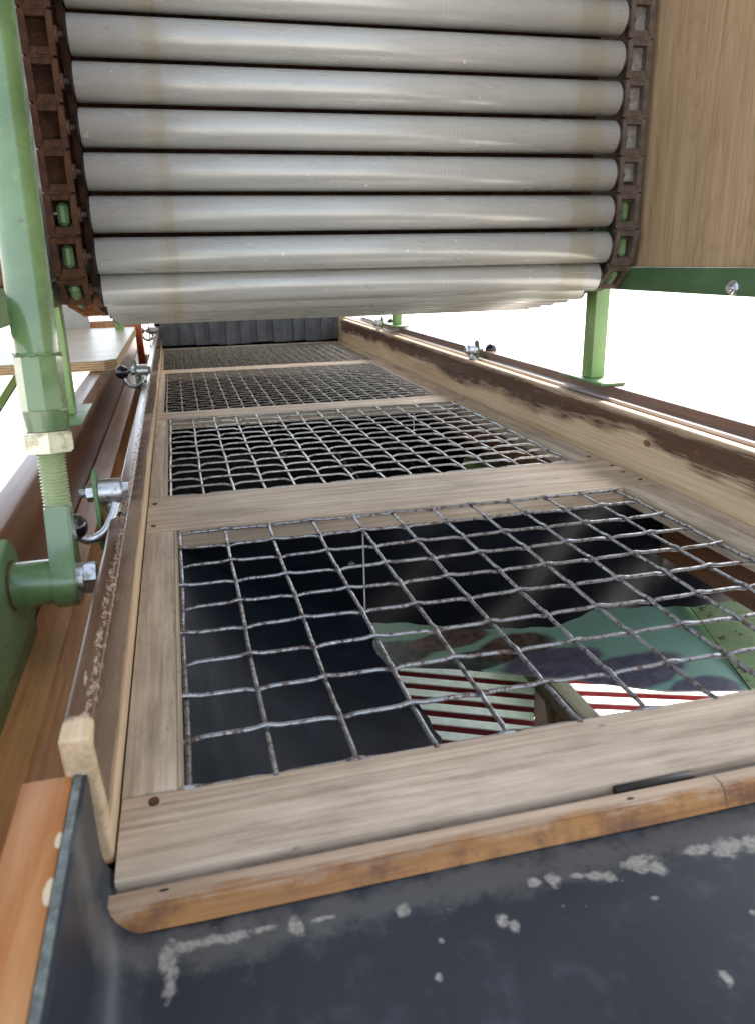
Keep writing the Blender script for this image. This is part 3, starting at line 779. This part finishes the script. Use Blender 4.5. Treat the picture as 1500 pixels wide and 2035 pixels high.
# ------------------------------------------------------------------ below the near mesh: rubber, chute, pallets
t = thing('rubber_skirt', (.3, .03, -.02), 'black rubber sheet hanging below the far edge of the near mesh', 'rubber sheet')
edge = [(-.04, -.10), (.05, -.13), (.12, -.15), (.225, -.158), (.33, -.176), (.437, -.192), (.485, -.195), (.542, -.178), (.60, -.190), (.70, -.196), (.82, -.192)]
grid = []
nx_ = 60
for i in range(nx_+1):
    x = -.04+(.86)*i/nx_
    for (a, c) in zip(edge, edge[1:]):
        if a[0] <= x <= c[0]+1e-9: zb = a[1]+(c[1]-a[1])*(x-a[0])/(c[0]-a[0])
    zt = -.024 if x < .634 else -.113
    row = []
    for j in range(15):
        z = zt+(zb+.0012*math.sin(x*300)-zt)*j/14
        wv = .006*math.sin((x-.02)*17+z*13)+.004*math.sin(x*34-z*30)+(.006 if x < .216 else 0)*0
        row.append((x, .034+wv*(1 if x > .216 else .35)*min(1, (zt-z)/.03), z))
    grid.append(row)
b = B(); add_sheet(b, grid, .002); obj('sheet', b, 'rubber', t)
b = B(); add_box(b, .2145, .2165, .0275, .0295, -.150, -.03, .0004, 1); obj('joint_strip', b, 'panel_grey', t)
for (x, z) in ((.200, -.070), (.203, -.136)):
    b = B(); add_cyl(b, (x, .031, z), (x, .0265, z), .0045, n=18); obj('rivet', b, metal('brass_rivet_%d' % int(-z*1000), (.35, .33, .2), .5, (.2, .19, .14), .5).m, t)
b = B(); grid = []
rr_ = random.Random(8)
for j in range(41):
    y = -.62+.65*j/40
    e = .214 + .008*math.sin(y*21)+rr_.uniform(-.0022, .0022)+(.010*max(0, min(1, (-.02-y)/.1)))*0
    row = []
    for i in range(13):
        u = i/12; x = -.006+(e+.006)*u; z = -.024-.120*u-.02*math.sin(PI*u)
        row.append((x, y, z))
    grid.append(row)
add_sheet(b, grid, .002); o = obj('rubber_flap', b, 'rubber_rib'); tag(o, 'ribbed black rubber flap sloping down below the left of the near mesh', 'rubber flap')

t = thing('discharge_chute', (.6, .4, -.4), 'green steel chute with rubbed brown and violet patches below the near mesh', 'chute')
bot = [(.10, .37), (.30, .34), (.43, .295), (.53, .245), (.615, .20), (.741, .125), (.885, .085)]
grid = []
for (x, y) in bot:
    row = []
    for j in range(9):
        u = j/8; row.append((x+(.05*u if x > .8 else .01*u), y+(.50)*u, -.400+.145*u-.03*math.sin(PI*u)*(1 if x < .8 else .3)))
    grid.append(row)
b = B(); add_sheet(b, grid, .004); obj('back_plate', b, 'chute', t)
grid = [[(.876+.05*u+.26*v, .085+.50*u+.03*v, -.398+.145*u+.06*v*(1+u*.2)) for u in (0, .25, .5, .75, 1)] for v in (0, .33, .66, 1)]
b = B(); add_sheet(b, grid, .004); obj('side_plate', b, 'chute_right', t)

def pallet(cx, cy, ang, n, L, label, z=-.66):
    t = thing('slatted_pallet', (cx, cy, z), label, 'pallet')
    t.rotation_euler = (0, 0, ang)
    def add(name, x0, x1, y0, y1, z0, z1, m):
        b = B(); add_box(b, x0, x1, y0, y1, z0, z1, .001); me = bpy.data.meshes.new(name); b.to_mesh(me); b.free(); me.materials.append(M[m])
        o = bpy.data.objects.new(name, me); C.objects.link(o); o.parent = t; return o
    for k in range(n):
        y = (k-(n-1)/2)*.052
        sl = add('slat', -L/2, L/2, y-.014, y+.014, -.016, 0, 'red_paint')
        c = add('white_top', -L/2+.0005, L/2-.0005, y-.0135, y+.0145, .0002, .0035, 'white_paint'); c.parent = sl
    for x in (-L/2+.03, 0, L/2-.03):
        add('bearer', x-.02, x+.02, -(n*.026), n*.026, -.09, -.0165, 'orange_y')
    for x in (-L/2+.03, L/2-.03):
        add('foot', x-.03, x+.03, -(n*.026), n*.026, -.138, -.0905, 'old_wood')
    return t
pallet(.50, .80, -.46, 17, .62, 'red and white slatted pallet lying on the ground left of the grey timber')
pallet(1.12, .62, -.36, 13, .60, 'red and white slatted pallet lying on the ground right of the grey timber', -.662)
b = B(); add_box(b, .735, .775, .30, 1.2, -.66, -.60, .003); o = obj('timber', b, 'old_wood'); tag(o, 'grey old timber lying across the red and white slats', 'timber')

o = box('front_shade_board', -.17, 1.25, -.60, -.585, -.79, -.045, 'void'); tag(o, 'added black board below the dark tray that blocks ground light', 'light_blocker')  # added to keep light from the front ground off the underside
o = box('side_shade_board', -.165, -.152, -.58, 2.5, -.70, -.125, 'void'); tag(o, 'added black board below the left beam that blocks side light', 'light_blocker')  # added to close the left side and darken the underside
o = box('shade_board', .7052, 1.15, .03, 1.30, -.1135, -.107, 'void'); tag(o, 'added black board outside the right beam that shades the green chute', 'board')  # added blocker that keeps direct sun off the chute
# added black box keeping the space below the other mesh panels dark
o = box('dark_void_box', -.30, .92, .95, 2.13, -.40, -.385, 'void'); tag(o, 'added black box that darkens the space below the farther mesh panels', 'void_box')
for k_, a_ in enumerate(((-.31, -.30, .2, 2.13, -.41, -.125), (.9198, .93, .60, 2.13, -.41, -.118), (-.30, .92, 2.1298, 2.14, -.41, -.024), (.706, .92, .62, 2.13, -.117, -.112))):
    box('void_box_wall', *a_, 'void', o)
b = B(); add_box(b, .70, .86, .86, .98, -.26, -.20, .01); o = obj('green_bracket', b, 'green_light'); tag(o, 'pale green bracket seen through the second mesh panel near its right side', 'bracket')
b = B(); add_tube(b, [(-.04, .45, -.10), (.63, .45, -.11)], .014, 12); o = obj('cross_bar', b, 'rust_grey'); tag(o, 'dull brown cross bar below the second mesh panel', 'bar')
